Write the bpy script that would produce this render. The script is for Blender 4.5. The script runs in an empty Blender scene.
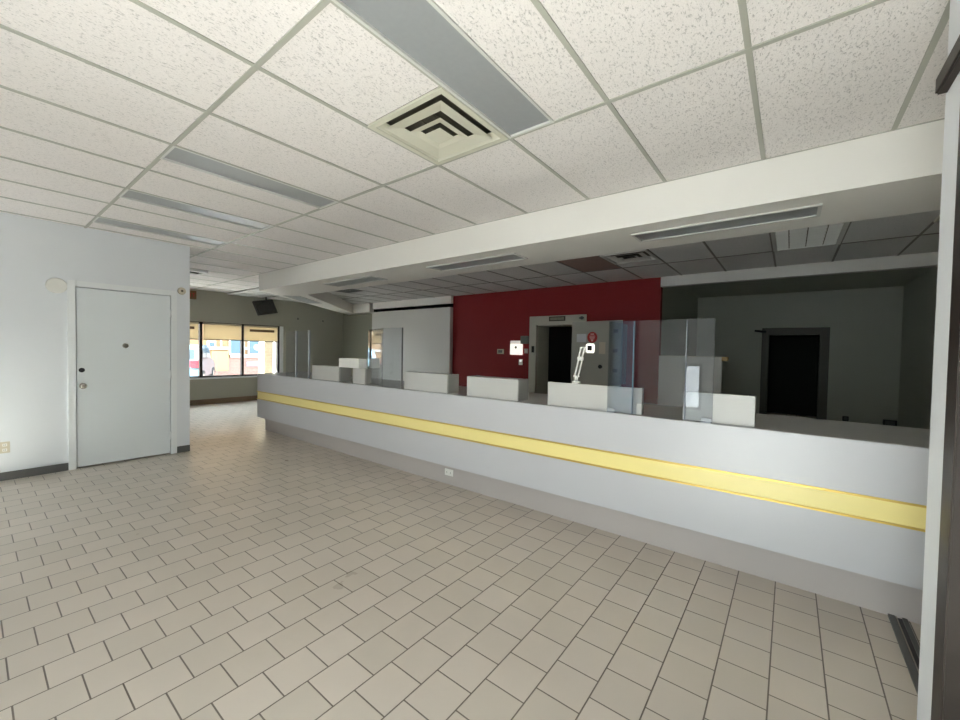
import bpy, bmesh, math, random
from mathutils import Vector, Matrix
random.seed(7)
SC = bpy.context.scene
COL = SC.collection

# ------------------------------------------------------------------ materials
def lin(c):
    r = []
    for v in c:
        v /= 255.0
        r.append(v / 12.92 if v <= .04045 else ((v + .055) / 1.055) ** 2.4)
    return (r[0], r[1], r[2], 1.0)

def new_mat(name):
    m = bpy.data.materials.new(name)
    m.use_nodes = True
    nt = m.node_tree
    b = nt.nodes['Principled BSDF']
    return m, nt, b

def mat(name, c, rough=.5, metal=0, spec=.5, vary=.04, scale=6, bump=0, bscale=60, coat=0):
    m, nt, b = new_mat(name)
    base = lin(c)
    b.inputs['Roughness'].default_value = rough
    b.inputs['Metallic'].default_value = metal
    b.inputs['Specular IOR Level'].default_value = spec
    if coat:
        b.inputs['Coat Weight'].default_value = coat
        b.inputs['Coat Roughness'].default_value = .08
    tc = nt.nodes.new('ShaderNodeTexCoord')
    if vary:
        n = nt.nodes.new('ShaderNodeTexNoise')
        n.inputs['Scale'].default_value = scale
        n.inputs['Detail'].default_value = 3
        nt.links.new(tc.outputs['Object'], n.inputs['Vector'])
        mx = nt.nodes.new('ShaderNodeMix'); mx.data_type = 'RGBA'
        mx.inputs[6].default_value = tuple(max(0, v * (1 - vary)) for v in base[:3]) + (1,)
        mx.inputs[7].default_value = tuple(min(1, v * (1 + vary)) for v in base[:3]) + (1,)
        nt.links.new(n.outputs['Fac'], mx.inputs[0])
        nt.links.new(mx.outputs[2], b.inputs['Base Color'])
    else:
        b.inputs['Base Color'].default_value = base
    if bump:
        n2 = nt.nodes.new('ShaderNodeTexNoise')
        n2.inputs['Scale'].default_value = bscale
        nt.links.new(tc.outputs['Object'], n2.inputs['Vector'])
        bp = nt.nodes.new('ShaderNodeBump')
        bp.inputs['Strength'].default_value = bump
        bp.inputs['Distance'].default_value = .004
        nt.links.new(n2.outputs['Fac'], bp.inputs['Height'])
        nt.links.new(bp.outputs['Normal'], b.inputs['Normal'])
    return m

def glow(name, c, s):
    m, nt, b = new_mat(name)
    b.inputs['Base Color'].default_value = lin(c)
    b.inputs['Emission Color'].default_value = lin(c)
    b.inputs['Emission Strength'].default_value = s
    return m

def clear(name, tint=(255, 255, 255), f0=.045, rough=.0):
    """thin clear sheet: transmission plus a Fresnel-weighted mirror reflection"""
    m = bpy.data.materials.new(name); m.use_nodes = True
    nt = m.node_tree; nt.nodes.clear()
    out = nt.nodes.new('ShaderNodeOutputMaterial')
    tr = nt.nodes.new('ShaderNodeBsdfTransparent'); tr.inputs['Color'].default_value = lin(tint)
    gl = nt.nodes.new('ShaderNodeBsdfGlossy'); gl.inputs['Roughness'].default_value = rough
    ge = nt.nodes.new('ShaderNodeNewGeometry')
    dp = nt.nodes.new('ShaderNodeVectorMath'); dp.operation = 'DOT_PRODUCT'
    nt.links.new(ge.outputs['Normal'], dp.inputs[0]); nt.links.new(ge.outputs['Incoming'], dp.inputs[1])
    def mth(op, a, b):
        n = nt.nodes.new('ShaderNodeMath'); n.operation = op
        for i, v in enumerate((a, b)):
            if v is None: continue
            if isinstance(v, (int, float)): n.inputs[i].default_value = v
            else: nt.links.new(v, n.inputs[i])
        return n.outputs[0]
    ab = mth('ABSOLUTE', dp.outputs['Value'], None)
    p = mth('POWER', mth('SUBTRACT', 1.0, ab), 5.0)
    fr = mth('ADD', mth('MULTIPLY', p, 1 - f0), f0)
    mx = nt.nodes.new('ShaderNodeMixShader')
    nt.links.new(fr, mx.inputs[0]); nt.links.new(tr.outputs[0], mx.inputs[1]); nt.links.new(gl.outputs[0], mx.inputs[2])
    nt.links.new(mx.outputs[0], out.inputs['Surface'])
    return m

def tile_floor():
    m, nt, b = new_mat('floor_tile')
    tc = nt.nodes.new('ShaderNodeTexCoord')
    mp = nt.nodes.new('ShaderNodeMapping')
    mp.inputs['Location'].default_value = (FLX, FLY, 0)
    nt.links.new(tc.outputs['Object'], mp.inputs['Vector'])
    br = nt.nodes.new('ShaderNodeTexBrick')
    br.offset = .5; br.offset_frequency = 2; br.squash = 1
    br.inputs['Scale'].default_value = 1
    br.inputs['Brick Width'].default_value = .1965
    br.inputs['Row Height'].default_value = .195
    br.inputs['Mortar Size'].default_value = .0032
    br.inputs['Mortar Smooth'].default_value = .15
    br.inputs['Color1'].default_value = lin((206, 195, 183))
    br.inputs['Color2'].default_value = lin((197, 187, 174))
    br.inputs['Mortar'].default_value = lin((112, 102, 92))
    nt.links.new(mp.outputs['Vector'], br.inputs['Vector'])
    ns = nt.nodes.new('ShaderNodeTexNoise'); ns.inputs['Scale'].default_value = 1.7; ns.inputs['Detail'].default_value = 5
    nt.links.new(tc.outputs['Object'], ns.inputs['Vector'])
    mx = nt.nodes.new('ShaderNodeMix'); mx.data_type = 'RGBA'; mx.blend_type = 'MULTIPLY'
    rp = nt.nodes.new('ShaderNodeMapRange'); rp.inputs[3].default_value = .9; rp.inputs[4].default_value = 1.06
    nt.links.new(ns.outputs['Fac'], rp.inputs[0])
    nt.links.new(br.outputs['Color'], mx.inputs[6]); nt.links.new(rp.outputs[0], mx.inputs[7]); mx.inputs[0].default_value = 1
    nt.links.new(mx.outputs[2], b.inputs['Base Color'])
    bp = nt.nodes.new('ShaderNodeBump'); bp.inputs['Strength'].default_value = .6; bp.inputs['Distance'].default_value = .003; bp.invert = True
    nt.links.new(br.outputs['Fac'], bp.inputs['Height'])
    nt.links.new(bp.outputs['Normal'], b.inputs['Normal'])
    r2 = nt.nodes.new('ShaderNodeMapRange'); r2.inputs[3].default_value = .24; r2.inputs[4].default_value = .36
    nt.links.new(ns.outputs['Fac'], r2.inputs[0]); nt.links.new(r2.outputs[0], b.inputs['Roughness'])
    b.inputs['Specular IOR Level'].default_value = .5
    return m

def ceiling_tile(name, c):
    m, nt, b = new_mat(name)
    b.inputs['Roughness'].default_value = .95
    b.inputs['Specular IOR Level'].default_value = .1
    tc = nt.nodes.new('ShaderNodeTexCoord')
    mp = nt.nodes.new('ShaderNodeMapping'); mp.inputs['Scale'].default_value = (1, 1.9, 1)
    nt.links.new(tc.outputs['Object'], mp.inputs['Vector'])
    dist = nt.nodes.new('ShaderNodeTexNoise'); dist.inputs['Scale'].default_value = 66; dist.inputs['Detail'].default_value = 3
    dist.inputs['Roughness'].default_value = .7
    nt.links.new(mp.outputs['Vector'], dist.inputs['Vector'])
    pit = nt.nodes.new('ShaderNodeValToRGB')
    pit.color_ramp.elements[0].position = .35; pit.color_ramp.elements[0].color = (0, 0, 0, 1)
    pit.color_ramp.elements[1].position = .43; pit.color_ramp.elements[1].color = (1, 1, 1, 1)
    nt.links.new(dist.outputs['Fac'], pit.inputs['Fac'])
    fine = nt.nodes.new('ShaderNodeTexNoise'); fine.inputs['Scale'].default_value = 110; fine.inputs['Detail'].default_value = 2
    nt.links.new(mp.outputs['Vector'], fine.inputs['Vector'])
    base = lin(c)
    mx = nt.nodes.new('ShaderNodeMix'); mx.data_type = 'RGBA'
    mx.inputs[6].default_value = tuple(v * .68 for v in base[:3]) + (1,)
    mx.inputs[7].default_value = base
    nt.links.new(pit.outputs['Color'], mx.inputs[0])
    m2 = nt.nodes.new('ShaderNodeMix'); m2.data_type = 'RGBA'; m2.blend_type = 'MULTIPLY'; m2.inputs[0].default_value = 1
    mr = nt.nodes.new('ShaderNodeMapRange'); mr.inputs[3].default_value = .86; mr.inputs[4].default_value = 1.1
    nt.links.new(fine.outputs['Fac'], mr.inputs[0])
    nt.links.new(mx.outputs[2], m2.inputs[6]); nt.links.new(mr.outputs[0], m2.inputs[7])
    nt.links.new(m2.outputs[2], b.inputs['Base Color'])
    ad = nt.nodes.new('ShaderNodeMath'); ad.operation = 'MULTIPLY_ADD'; ad.inputs[1].default_value = .5
    nt.links.new(fine.outputs['Fac'], ad.inputs[0]); nt.links.new(pit.outputs['Color'], ad.inputs[2])
    bp = nt.nodes.new('ShaderNodeBump'); bp.inputs['Strength'].default_value = .55; bp.inputs['Distance'].default_value = .004
    nt.links.new(ad.outputs[0], bp.inputs['Height']); nt.links.new(bp.outputs['Normal'], b.inputs['Normal'])
    return m

def shade_mat(name='shade_fabric', c1=(212, 198, 172), c2=(218, 204, 178)):
    m = bpy.data.materials.new(name); m.use_nodes = True
    nt = m.node_tree; nt.nodes.clear()
    out = nt.nodes.new('ShaderNodeOutputMaterial')
    d = nt.nodes.new('ShaderNodeBsdfDiffuse'); t = nt.nodes.new('ShaderNodeBsdfTranslucent')
    wv = nt.nodes.new('ShaderNodeTexWave'); wv.inputs['Scale'].default_value = 90; wv.inputs['Distortion'].default_value = 1
    mr = nt.nodes.new('ShaderNodeMix'); mr.data_type = 'RGBA'
    mr.inputs[6].default_value = lin(c1); mr.inputs[7].default_value = lin(c2)
    nt.links.new(wv.outputs['Fac'], mr.inputs[0])
    nt.links.new(mr.outputs[2], d.inputs['Color']); nt.links.new(mr.outputs[2], t.inputs['Color'])
    mx = nt.nodes.new('ShaderNodeMixShader'); mx.inputs[0].default_value = SHADE_T
    nt.links.new(d.outputs[0], mx.inputs[1]); nt.links.new(t.outputs[0], mx.inputs[2]); nt.links.new(mx.outputs[0], out.inputs['Surface'])
    return m

def brick_mat(name, c1, c2, mo, w=.22, h=.075):
    m, nt, b = new_mat(name)
    tc = nt.nodes.new('ShaderNodeTexCoord'); sp = nt.nodes.new('ShaderNodeSeparateXYZ'); cb = nt.nodes.new('ShaderNodeCombineXYZ')
    nt.links.new(tc.outputs['Object'], sp.inputs[0]); nt.links.new(sp.outputs[0], cb.inputs[0]); nt.links.new(sp.outputs[2], cb.inputs[1])
    br = nt.nodes.new('ShaderNodeTexBrick'); br.inputs['Scale'].default_value = 1
    br.inputs['Brick Width'].default_value = w; br.inputs['Row Height'].default_value = h; br.inputs['Mortar Size'].default_value = .006
    br.inputs['Color1'].default_value = lin(c1); br.inputs['Color2'].default_value = lin(c2); br.inputs['Mortar'].default_value = lin(mo)
    nt.links.new(cb.outputs[0], br.inputs['Vector']); nt.links.new(br.outputs['Color'], b.inputs['Base Color'])
    b.inputs['Roughness'].default_value = .85
    return m

FLX, FLY = .0968, -.031
SHADE_T = .52
SKY = 3.2
SUN = 26.0
M = {}
M['floor'] = tile_floor()
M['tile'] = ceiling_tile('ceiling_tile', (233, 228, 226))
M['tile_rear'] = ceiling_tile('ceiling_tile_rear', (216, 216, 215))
M['tile_stain'] = ceiling_tile('ceiling_tile_stained', (158, 134, 128))
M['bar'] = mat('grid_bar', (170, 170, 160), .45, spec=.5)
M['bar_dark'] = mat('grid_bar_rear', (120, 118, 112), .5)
M['white_wall'] = mat('white_wall_paint', (223, 226, 230), .6, vary=.02, scale=1.5, bump=.12, bscale=45)
M['soffit'] = mat('soffit_paint', (232, 229, 223), .55, vary=.015, scale=1.2)
M['shaded_wall'] = mat('shaded_wall_paint', (142, 142, 128), .6, vary=.03, scale=1.2)  # far wall's paint with the shade of this side mixed in
M['backlit_wall'] = mat('backlit_wall_paint', (168, 167, 153), .6, vary=.03, scale=1.2, bump=.1)  # wall paint greyed in colour for its backlit face
M['recess_wall'] = mat('recess_wall_paint', (186, 188, 176), .65, vary=.03, scale=1.2)
M['panel'] = mat('cold_room_panel', (214, 212, 206), .4, vary=.02, scale=1)
M['red'] = mat('red_wall_paint', (132, 31, 33), .6, vary=.05, scale=3, spec=.3)
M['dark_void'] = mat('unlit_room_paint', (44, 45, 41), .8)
M['door_white'] = mat('door_paint', (220, 225, 227), .35, vary=.012, scale=2)
M['frame_white'] = mat('door_frame_paint', (230, 233, 234), .35, vary=.012, scale=2)
M['base_grey'] = mat('vinyl_baseboard', (92, 92, 90), .5)
M['base_brown'] = mat('brown_tile_base', (128, 108, 84), .5)
M['chrome'] = mat('brushed_chrome', (205, 200, 190), .22, 1, vary=.02)
M['black'] = mat('black_plastic', (22, 21, 22), .4)
M['screen'] = mat('dark_glass_screen', (10, 10, 12), .12)
M['bronze'] = mat('dark_bronze_metal', (52, 44, 39), .45, .3, vary=.1, scale=14, bump=.1)
M['lam'] = mat('grey_laminate', (194, 193, 196), .3, vary=.015, scale=3)
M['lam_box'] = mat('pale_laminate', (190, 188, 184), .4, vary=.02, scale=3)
M['lam_shaded'] = mat('pale_laminate_shaded', (150, 148, 143), .4, vary=.02, scale=3)  # pale laminate darkened for box sides turned from the light
M['top'] = mat('counter_top_laminate', (172, 171, 168), .28, vary=.05, scale=18)
M['kick'] = mat('kick_laminate', (184, 176, 172), .45, vary=.03, scale=2)
M['yellow'] = mat('yellow_laminate', (244, 227, 150), .35, vary=.012, scale=3)
M['gold'] = mat('brass_trim', (214, 182, 96), .35, .6, vary=.05)
M['acrylic'] = clear('acrylic_sheet', (238, 240, 242), .05)
M['acrylic_boosted'] = clear('boosted_acrylic_sheet', (238, 240, 242), .24)  # reflectance raised above plain acrylic to brighten the mirrored window
M['acrylic_edge'] = mat('acrylic_edge_strip', (160, 164, 170), .25)
M['glass'] = clear('window_glass', (236, 242, 240), .04)
M['lens'] = mat('light_lens', (150, 153, 155), .3, vary=.05, scale=40)
M['lens_white'] = mat('white_light_lens', (225, 226, 226), .3)
M['light_frame'] = mat('light_frame_metal', (206, 206, 202), .35)
M['cream'] = mat('vent_enamel', (206, 204, 188), .4, vary=.03, scale=10)
M['vent_dark'] = mat('duct_interior', (92, 88, 76), .7)
M['steel_grey'] = mat('door_leaf_paint', (165, 163, 152), .5, vary=.06, scale=3)
M['frame_grey'] = mat('cold_room_frame', (182, 179, 165), .5, vary=.04)
M['recess_frame'] = mat('dark_door_casing', (84, 79, 67), .5)
M['almond'] = mat('almond_plastic', (205, 196, 176), .4)
M['outlet_white'] = mat('white_plastic', (232, 230, 224), .35)
M['patch'] = mat('patch_plaster', (224, 223, 218), .8)
M['paper'] = mat('paper_sheet', (205, 206, 208), .7)
M['paper_tan'] = mat('tan_paper_sheet', (196, 186, 168), .7)
M['sign_red'] = mat('red_sign_print', (176, 44, 40), .5)
M['sign_pale'] = mat('pale_sign_print', (226, 180, 172), .5)
M['lit'] = glow('glowing_white', (255, 252, 244), .2)  # glow added to brighten control box and switch; also the lamp head
M['glow_soft'] = glow('glowing_pale', (240, 232, 226), .1)  # weaker glow added to the control box's upper cover
M['exit_red'] = mat('exit_letter_red', (176, 40, 24), .5)
M['exit_case'] = mat('exit_case', (112, 78, 36), .5)
M['shade'] = shade_mat()
M['shade_grey'] = shade_mat('grey_shade_fabric', (140, 148, 158), (146, 154, 164))
M['silhouette'] = mat('brown_silhouette', (92, 66, 48), .7)  # stands in for an outside object's silhouette seen through the fabric
M['wood'] = mat('pine_wood', (206, 172, 112), .5, vary=.15, scale=20)
M['asphalt'] = mat('asphalt', (120, 116, 118), .9, vary=.15, scale=3)
M['walk'] = mat('pale_concrete', (176, 170, 164), .9, vary=.08, scale=2)
M['tan_stucco'] = mat('tan_stucco', (138, 110, 82), .9, vary=.06, scale=2)
M['pink_brick'] = brick_mat('pink_brick', (132, 96, 86), (122, 88, 80), (150, 130, 122))
M['tan_brick'] = brick_mat('tan_brick', (128, 114, 94), (118, 104, 86), (138, 126, 106), .3, .1)
M['band_white'] = mat('white_band_paint', (165, 158, 152), .7)
M['ext_yellow'] = mat('yellow_door_paint', (152, 128, 88), .6)
M['ext_blue'] = mat('blue_window_film', (62, 86, 100), .25)
M['car'] = mat('teal_car_paint', (72, 96, 108), .25, coat=.6)
M['car_glass'] = mat('car_dark_glass', (38, 48, 56), .1)
M['tail'] = mat('tail_light_red', (170, 30, 40), .2)
M['tyre'] = mat('tyre_rubber', (26, 26, 27), .8)

# ------------------------------------------------------------------ geometry
def nb(): return bmesh.new()

def box(bm, x0, x1, y0, y1, z0, z1, mi=0, mtx=None):
    vs = [(x0, y0, z0), (x1, y0, z0), (x1, y1, z0), (x0, y1, z0), (x0, y0, z1), (x1, y0, z1), (x1, y1, z1), (x0, y1, z1)]
    if mtx: vs = [mtx @ Vector(v) for v in vs]
    v = [bm.verts.new(p) for p in vs]
    for f in ((0, 3, 2, 1), (4, 5, 6, 7), (0, 1, 5, 4), (1, 2, 6, 5), (2, 3, 7, 6), (3, 0, 4, 7)):
        bm.faces.new([v[i] for i in f]).material_index = mi
    return v

def prism(bm, pts, axis, a, b, mi=0, mtx=None):
    """extrude 2-D outline pts along axis (0 x, 1 y, 2 z) from a to b"""
    def P(p, t):
        q = [(t, p[0], p[1]), (p[0], t, p[1]), (p[0], p[1], t)][axis]
        return mtx @ Vector(q) if mtx else Vector(q)
    A = [bm.verts.new(P(p, a)) for p in pts]; B = [bm.verts.new(P(p, b)) for p in pts]
    n = len(pts)
    bm.faces.new(A).material_index = mi
    bm.faces.new(list(reversed(B))).material_index = mi
    for i in range(n):
        bm.faces.new([A[i], B[i], B[(i + 1) % n], A[(i + 1) % n]]).material_index = mi

def cyl(bm, p0, p1, r0, r1=None, seg=20, mi=0):
    r1 = r0 if r1 is None else r1
    p0, p1 = Vector(p0), Vector(p1); d = (p1 - p0).normalized()
    u = d.orthogonal().normalized(); w = d.cross(u)
    A, B = [], []
    for i in range(seg):
        t = 2 * math.pi * i / seg; o = u * math.cos(t) + w * math.sin(t)
        A.append(bm.verts.new(p0 + o * r0)); B.append(bm.verts.new(p1 + o * r1))
    bm.faces.new(list(reversed(A))).material_index = mi; bm.faces.new(B).material_index = mi
    for i in range(seg):
        f = bm.faces.new([A[i], A[(i + 1) % seg], B[(i + 1) % seg], B[i]]); f.material_index = mi; f.smooth = True

def frustum(bm, cx, cy, hb, zb, ht, zt, th=.006, mi=0):
    """square conical ring (open top and bottom)"""
    L = []
    for h, z in ((hb, zb), (ht, zt), (ht - th, zt), (hb - th, zb)):
        L.append([bm.verts.new((cx + sx * h, cy + sy * h, z)) for sx, sy in ((-1, -1), (1, -1), (1, 1), (-1, 1))])
    for k in range(4):
        a, b = L[k], L[(k + 1) % 4]
        for i in range(4):
            bm.faces.new([a[i], a[(i + 1) % 4], b[(i + 1) % 4], b[i]]).material_index = mi

def ring(bm, x0, x1, y0, y1, z0, z1, w, mi=0, mtx=None):
    box(bm, x0, x1, y0, y0 + w, z0, z1, mi, mtx); box(bm, x0, x1, y1 - w, y1, z0, z1, mi, mtx)
    box(bm, x0, x0 + w, y0 + w, y1 - w, z0, z1, mi, mtx); box(bm, x1 - w, x1, y0 + w, y1 - w, z0, z1, mi, mtx)

def obj(name, bm, mats, parent=None, loc=None, bevel=0, rot=None):
    bmesh.ops.recalc_face_normals(bm, faces=bm.faces)
    if bevel:
        bmesh.ops.bevel(bm, geom=[e for e in bm.edges if len(e.link_faces) == 2 and e.calc_face_angle() > .6], offset=bevel, segments=2, affect='EDGES', clamp_overlap=True)
    me = bpy.data.meshes.new(name); bm.to_mesh(me); bm.free()
    for m in (mats if isinstance(mats, (list, tuple)) else [mats]): me.materials.append(m)
    o = bpy.data.objects.new(name, me); COL.objects.link(o)
    if parent:
        o.parent = parent
        pw = Vector(parent['_w']) if '_w' in parent else Vector((0, 0, 0))
        o.location = -pw
        if '_w' in parent: o['_w'] = [0, 0, 0]
    if loc: o.location = loc
    if rot: o.rotation_euler = rot
    return o

def tag(o, label=None, cat=None, group=None, kind=None):
    if label: o['label'] = label
    if cat: o['category'] = cat
    if group: o['group'] = group
    if kind: o['kind'] = kind
    return o

def struct(name, bm, mats, label, cat, bevel=0):
    return tag(obj(name, bm, mats, bevel=bevel), label, cat, kind='structure')

def thing(name, label, cat, loc=(0, 0, 0), rz=0, group=None):
    """an Empty at the thing's base; parts are built in world coordinates unless rz is used"""
    o = bpy.data.objects.new(name, None); COL.objects.link(o)
    o.empty_display_size = .1
    o.location = loc; o.rotation_euler = (0, 0, rz)
    o['_w'] = list(loc)
    return tag(o, label, cat, group)

def part(name, bm, mats, parent, label=None, bevel=0, local=False):
    o = obj(name, bm, mats, None, bevel=bevel)
    o.parent = parent
    if not local:
        # parts are modelled in world coordinates: cancel every ancestor's own offset
        t = Vector((0, 0, 0)); p = parent
        while p:
            t += p.location; p = p.parent
        o.location = -t
    if label: o['label'] = label
    return o

H = 2.736          # lobby ceiling
HR = 2.70          # rear ceiling
SB = 2.44          # soffit underside
HT = 3.05          # deck above
XL, XW = -1.6, 7.12   # street-side wall, back (red) wall
YD, YF, YR = 6.35, 11.1, -1.6
RY0, RY1 = 1.737, 6.36

# ------------------------------------------------------------------ floor
b = nb(); box(b, XL - .2, 13.2, YR - .2, YF + .15, -.1, 0)
struct('floor', b, M['floor'], 'beige square floor tiles laid in staggered rows', 'floor')

# ------------------------------------------------------------------ suspended ceilings
GX0, GY0, FT = .843, 2.008, .6096
def cells(bm, x0, x1, y0, y1, z, gx, gy, skip, stained=(), bw=.024):
    xs = [gx + 2 * FT * i for i in range(-12, 20)]; ys = [gy + FT * k for k in range(-30, 40)]
    def cut(v, a, c): return sorted(set([a] + [t for t in v if a + .01 < t < c - .01] + [c]))
    X = cut(xs, x0, x1); Y = cut(ys, y0, y1)
    for i in range(len(X) - 1):
        for j in range(len(Y) - 1):
            cx, cy = (X[i] + X[i + 1]) / 2, (Y[j] + Y[j + 1]) / 2
            rects = [(X[i], X[i + 1], Y[j], Y[j + 1])]
            for s in skip:
                nr = []
                for (a, c, d, e) in rects:
                    if s[0] < c - .02 and s[1] > a + .02 and s[2] < e - .02 and s[3] > d + .02:
                        if s[0] > a + .02: nr.append((a, s[0], d, e))
                        if s[1] < c - .02: nr.append((s[1], c, d, e))
                        m0, m1 = max(a, s[0]), min(c, s[1])
                        if s[2] > d + .02: nr.append((m0, m1, d, s[2]))
                        if s[3] < e - .02: nr.append((m0, m1, s[3], e))
                    else: nr.append((a, c, d, e))
                rects = nr
            st = any(s[0] < cx < s[1] and s[2] < cy < s[3] for s in stained)
            for (a, c, d, e) in rects: box(bm, a, c, d, e, z, z + .02, 2 if st else 0)
    h = bw / 2
    def clear_of(a, c, d, e):
        return not any(s[0] + .02 < (a + c) / 2 < s[1] - .02 and s[2] + .02 < (d + e) / 2 < s[3] - .02 for s in skip)
    for x in X[1:-1]:
        for j in range(len(Y) - 1):
            if clear_of(x - h, x + h, Y[j], Y[j + 1]): box(bm, x - h, x + h, Y[j], Y[j + 1], z - .006, z + .001, 1)
    for y in Y[1:-1]:
        for i in range(len(X) - 1):
            if clear_of(X[i], X[i + 1], y - h, y + h): box(bm, X[i] + h, X[i + 1] - h, y - h, y + h, z - .005, z + .001, 1)

L1 = [(GX0, GX0 + 1.219, y, y + .3048) for y in (1.094, 3.227 + .0, 4.446, 5.666 - .0)]
DIF = (GX0 + FT, GX0 + 2 * FT, GY0 - FT, GY0)
FV = (GX0 + 2 * FT, GX0 + 2 * FT + .61, GY0 + 10 * FT, GY0 + 10 * FT + .61)
b = nb(); cells(b, XL, 4.0, YR, YF, H, GX0, GY0, L1 + [DIF, FV])
box(b, XL - .2, 4.0, YR - .1, YF, HT, HT + .1, 0)
struct('ceiling', b, [M['tile'], M['bar'], M['tile_stain']], 'suspended white ceiling of rough textured tiles over the lobby', 'ceiling')
TRO = [(4.83, 6.05, -.41, .20), (4.83, 6.05, -1.6, -1.02)]
RD = [(5.13, 5.74, 1.42, 2.03), (4.83, 5.44, 7.516, 8.126)]
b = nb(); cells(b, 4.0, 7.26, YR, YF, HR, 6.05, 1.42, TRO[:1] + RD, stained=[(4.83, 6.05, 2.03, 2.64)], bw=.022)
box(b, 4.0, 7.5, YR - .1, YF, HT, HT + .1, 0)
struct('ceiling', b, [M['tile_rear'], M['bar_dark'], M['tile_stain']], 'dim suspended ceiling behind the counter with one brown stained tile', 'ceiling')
b = nb(); box(b, 7.24, 10.6, YR - .1, 1.85, 2.736, 2.80)
struct('ceiling', b, M['recess_wall'], 'flat dark ceiling inside the recess right of the red wall', 'ceiling')

# ------------------------------------------------------------------ walls
b = nb()
DX0, DX1, DT = .76, 1.63, 2.06
box(b, XL, DX0, YD, YD + .12, 0, HT); box(b, DX1, 1.84, YD, YD + .12, 0, HT); box(b, DX0, DX1, YD, YD + .12, DT, HT)
box(b, 1.72, 1.84, YD + .12, YF, 0, HT)
struct('wall_left', b, M['white_wall'], 'white painted wall holding the plain white door', 'wall')
b = nb()
box(b, DX0 - .3, DX1 + .09, YD + .5, YD + .55, 0, HT); box(b, DX0 - .3, DX0 - .25, YD + .12, YD + .5, 0, HT)
struct('wall_left_inner', b, M['dark_void'], 'wall of the small room behind the white door', 'wall')
# window wall (far end)
WX0, WX1, WZ0, WZ1 = 1.95, 5.42, .64, 1.985
b = nb()
box(b, 1.72, WX0, YF, YF + .15, 0, HT); box(b, WX1, 7.5, YF, YF + .15, 0, HT)
box(b, WX0, WX1, YF, YF + .15, 0, WZ0); box(b, WX0, WX1, YF, YF + .15, WZ1, HT)
struct('wall_far', b, M['backlit_wall'], 'wall with backlit grey in its colour around the street windows at the far end', 'wall')
b = nb(); box(b, 7.14, 8.7, 9.32, 9.4, 0, HT); box(b, 8.6, 8.7, RY1 - .12, 9.32, 0, HT); box(b, XW + .12, 8.6, RY1 - .12, RY1 - .02, 0, HT); box(b, 7.02, 8.7, RY1 - .12, 9.4, HT, HT + .05)
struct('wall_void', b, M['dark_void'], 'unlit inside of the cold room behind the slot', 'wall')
b = nb(); box(b, 7.26, 7.4, 9.4, YF, 0, HT)
struct('wall_side', b, M['shaded_wall'], 'wall with shade put into its colour beside the pale cold room panel', 'wall')
# street-side wall behind the camera with its windows
SWZ = [(.12, 2.45), (.46, 1.27), (.12, 2.45), (.85, 1.70)]
SW = [(-.36, 1.02), (1.17, 1.48), (2.25, 2.72), (5.30, 6.20)]
b = nb()
prev = -.62
for (a, c), (z0, z1) in zip(SW, SWZ):
    box(b, XL - .15, XL, prev, a, 0, HT); box(b, XL - .15, XL, a, c, 0, z0); box(b, XL - .15, XL, a, c, z1, HT); prev = c
box(b, XL - .15, XL, prev, YD + .12, 0, HT)
struct('wall_street', b, M['white_wall'], 'white street-side wall with three big windows behind the viewer', 'wall')
# near right wall with entrance door opening
EX0, EX1 = .35, 1.845
EXM = .41
b = nb()
box(b, XL, EX0, -.52, -.40, 0, HT); box(b, 1.90, 2.10, -.52, -.40, 0, HT); box(b, EX0, 1.90, -.52, -.40, 2.345, HT)
box(b, 1.98, 2.10, YR, -.52, 0, HT)
struct('wall_right', b, M['white_wall'], 'white wall end beside the dark bronze entrance frame', 'wall', bevel=.004)
b = nb(); box(b, 1.98, 10.6, YR - .12, YR, 0, HT)
struct('wall_end', b, M['recess_wall'], 'unlit end wall behind the counter and recess', 'wall')
# back wall: red section with the cold room doorway
OY0, OY1, OZ = 3.231, 4.065, 1.955
b = nb()
box(b, XW, XW + .12, RY0, OY0, 0, HT); box(b, XW, XW + .12, OY1, RY1, 0, HT); box(b, XW, XW + .12, OY0, OY1, OZ, HT)
struct('wall_back', b, M['red'], 'dark red painted wall behind the counter', 'wall')
b = nb()
box(b, XW + .12, 7.60, OY1, OY1 + .1, 0, 2.2); box(b, XW + .12, 7.60, OY0 - .1, OY0, 0, 2.2); box(b, XW + .12, 7.6, OY0, OY1, OZ, 2.2)
box(b, 7.6, 9.7, OY1 + .1, OY1 + .2, 0, 2.4); box(b, 7.6, 9.7, OY0 - .9, OY0 - .8, 0, 2.4); box(b, 9.7, 9.8, OY0 - .9, OY1 + .2, 0, 2.4)
box(b, 7.6, 9.8, OY0 - .9, OY1 + .2, 2.3, 2.4); box(b, 7.6, 7.65, OY0 - .9, OY0 - .1, 0, 2.4)
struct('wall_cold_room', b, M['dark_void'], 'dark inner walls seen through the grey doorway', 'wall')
b = nb(); box(b, 7.02, 7.14, RY1, 9.32, 0, 2.435)
struct('wall_panel', b, M['panel'], 'pale grey cold room panel left of the red wall', 'wall', bevel=.004)
b = nb(); box(b, 7.04, 7.14, RY1, 9.32, 2.525, HT)
struct('trim_1', b, M['soffit'], 'pale beam above the dark slot over the cold room panel', 'beam')
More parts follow.
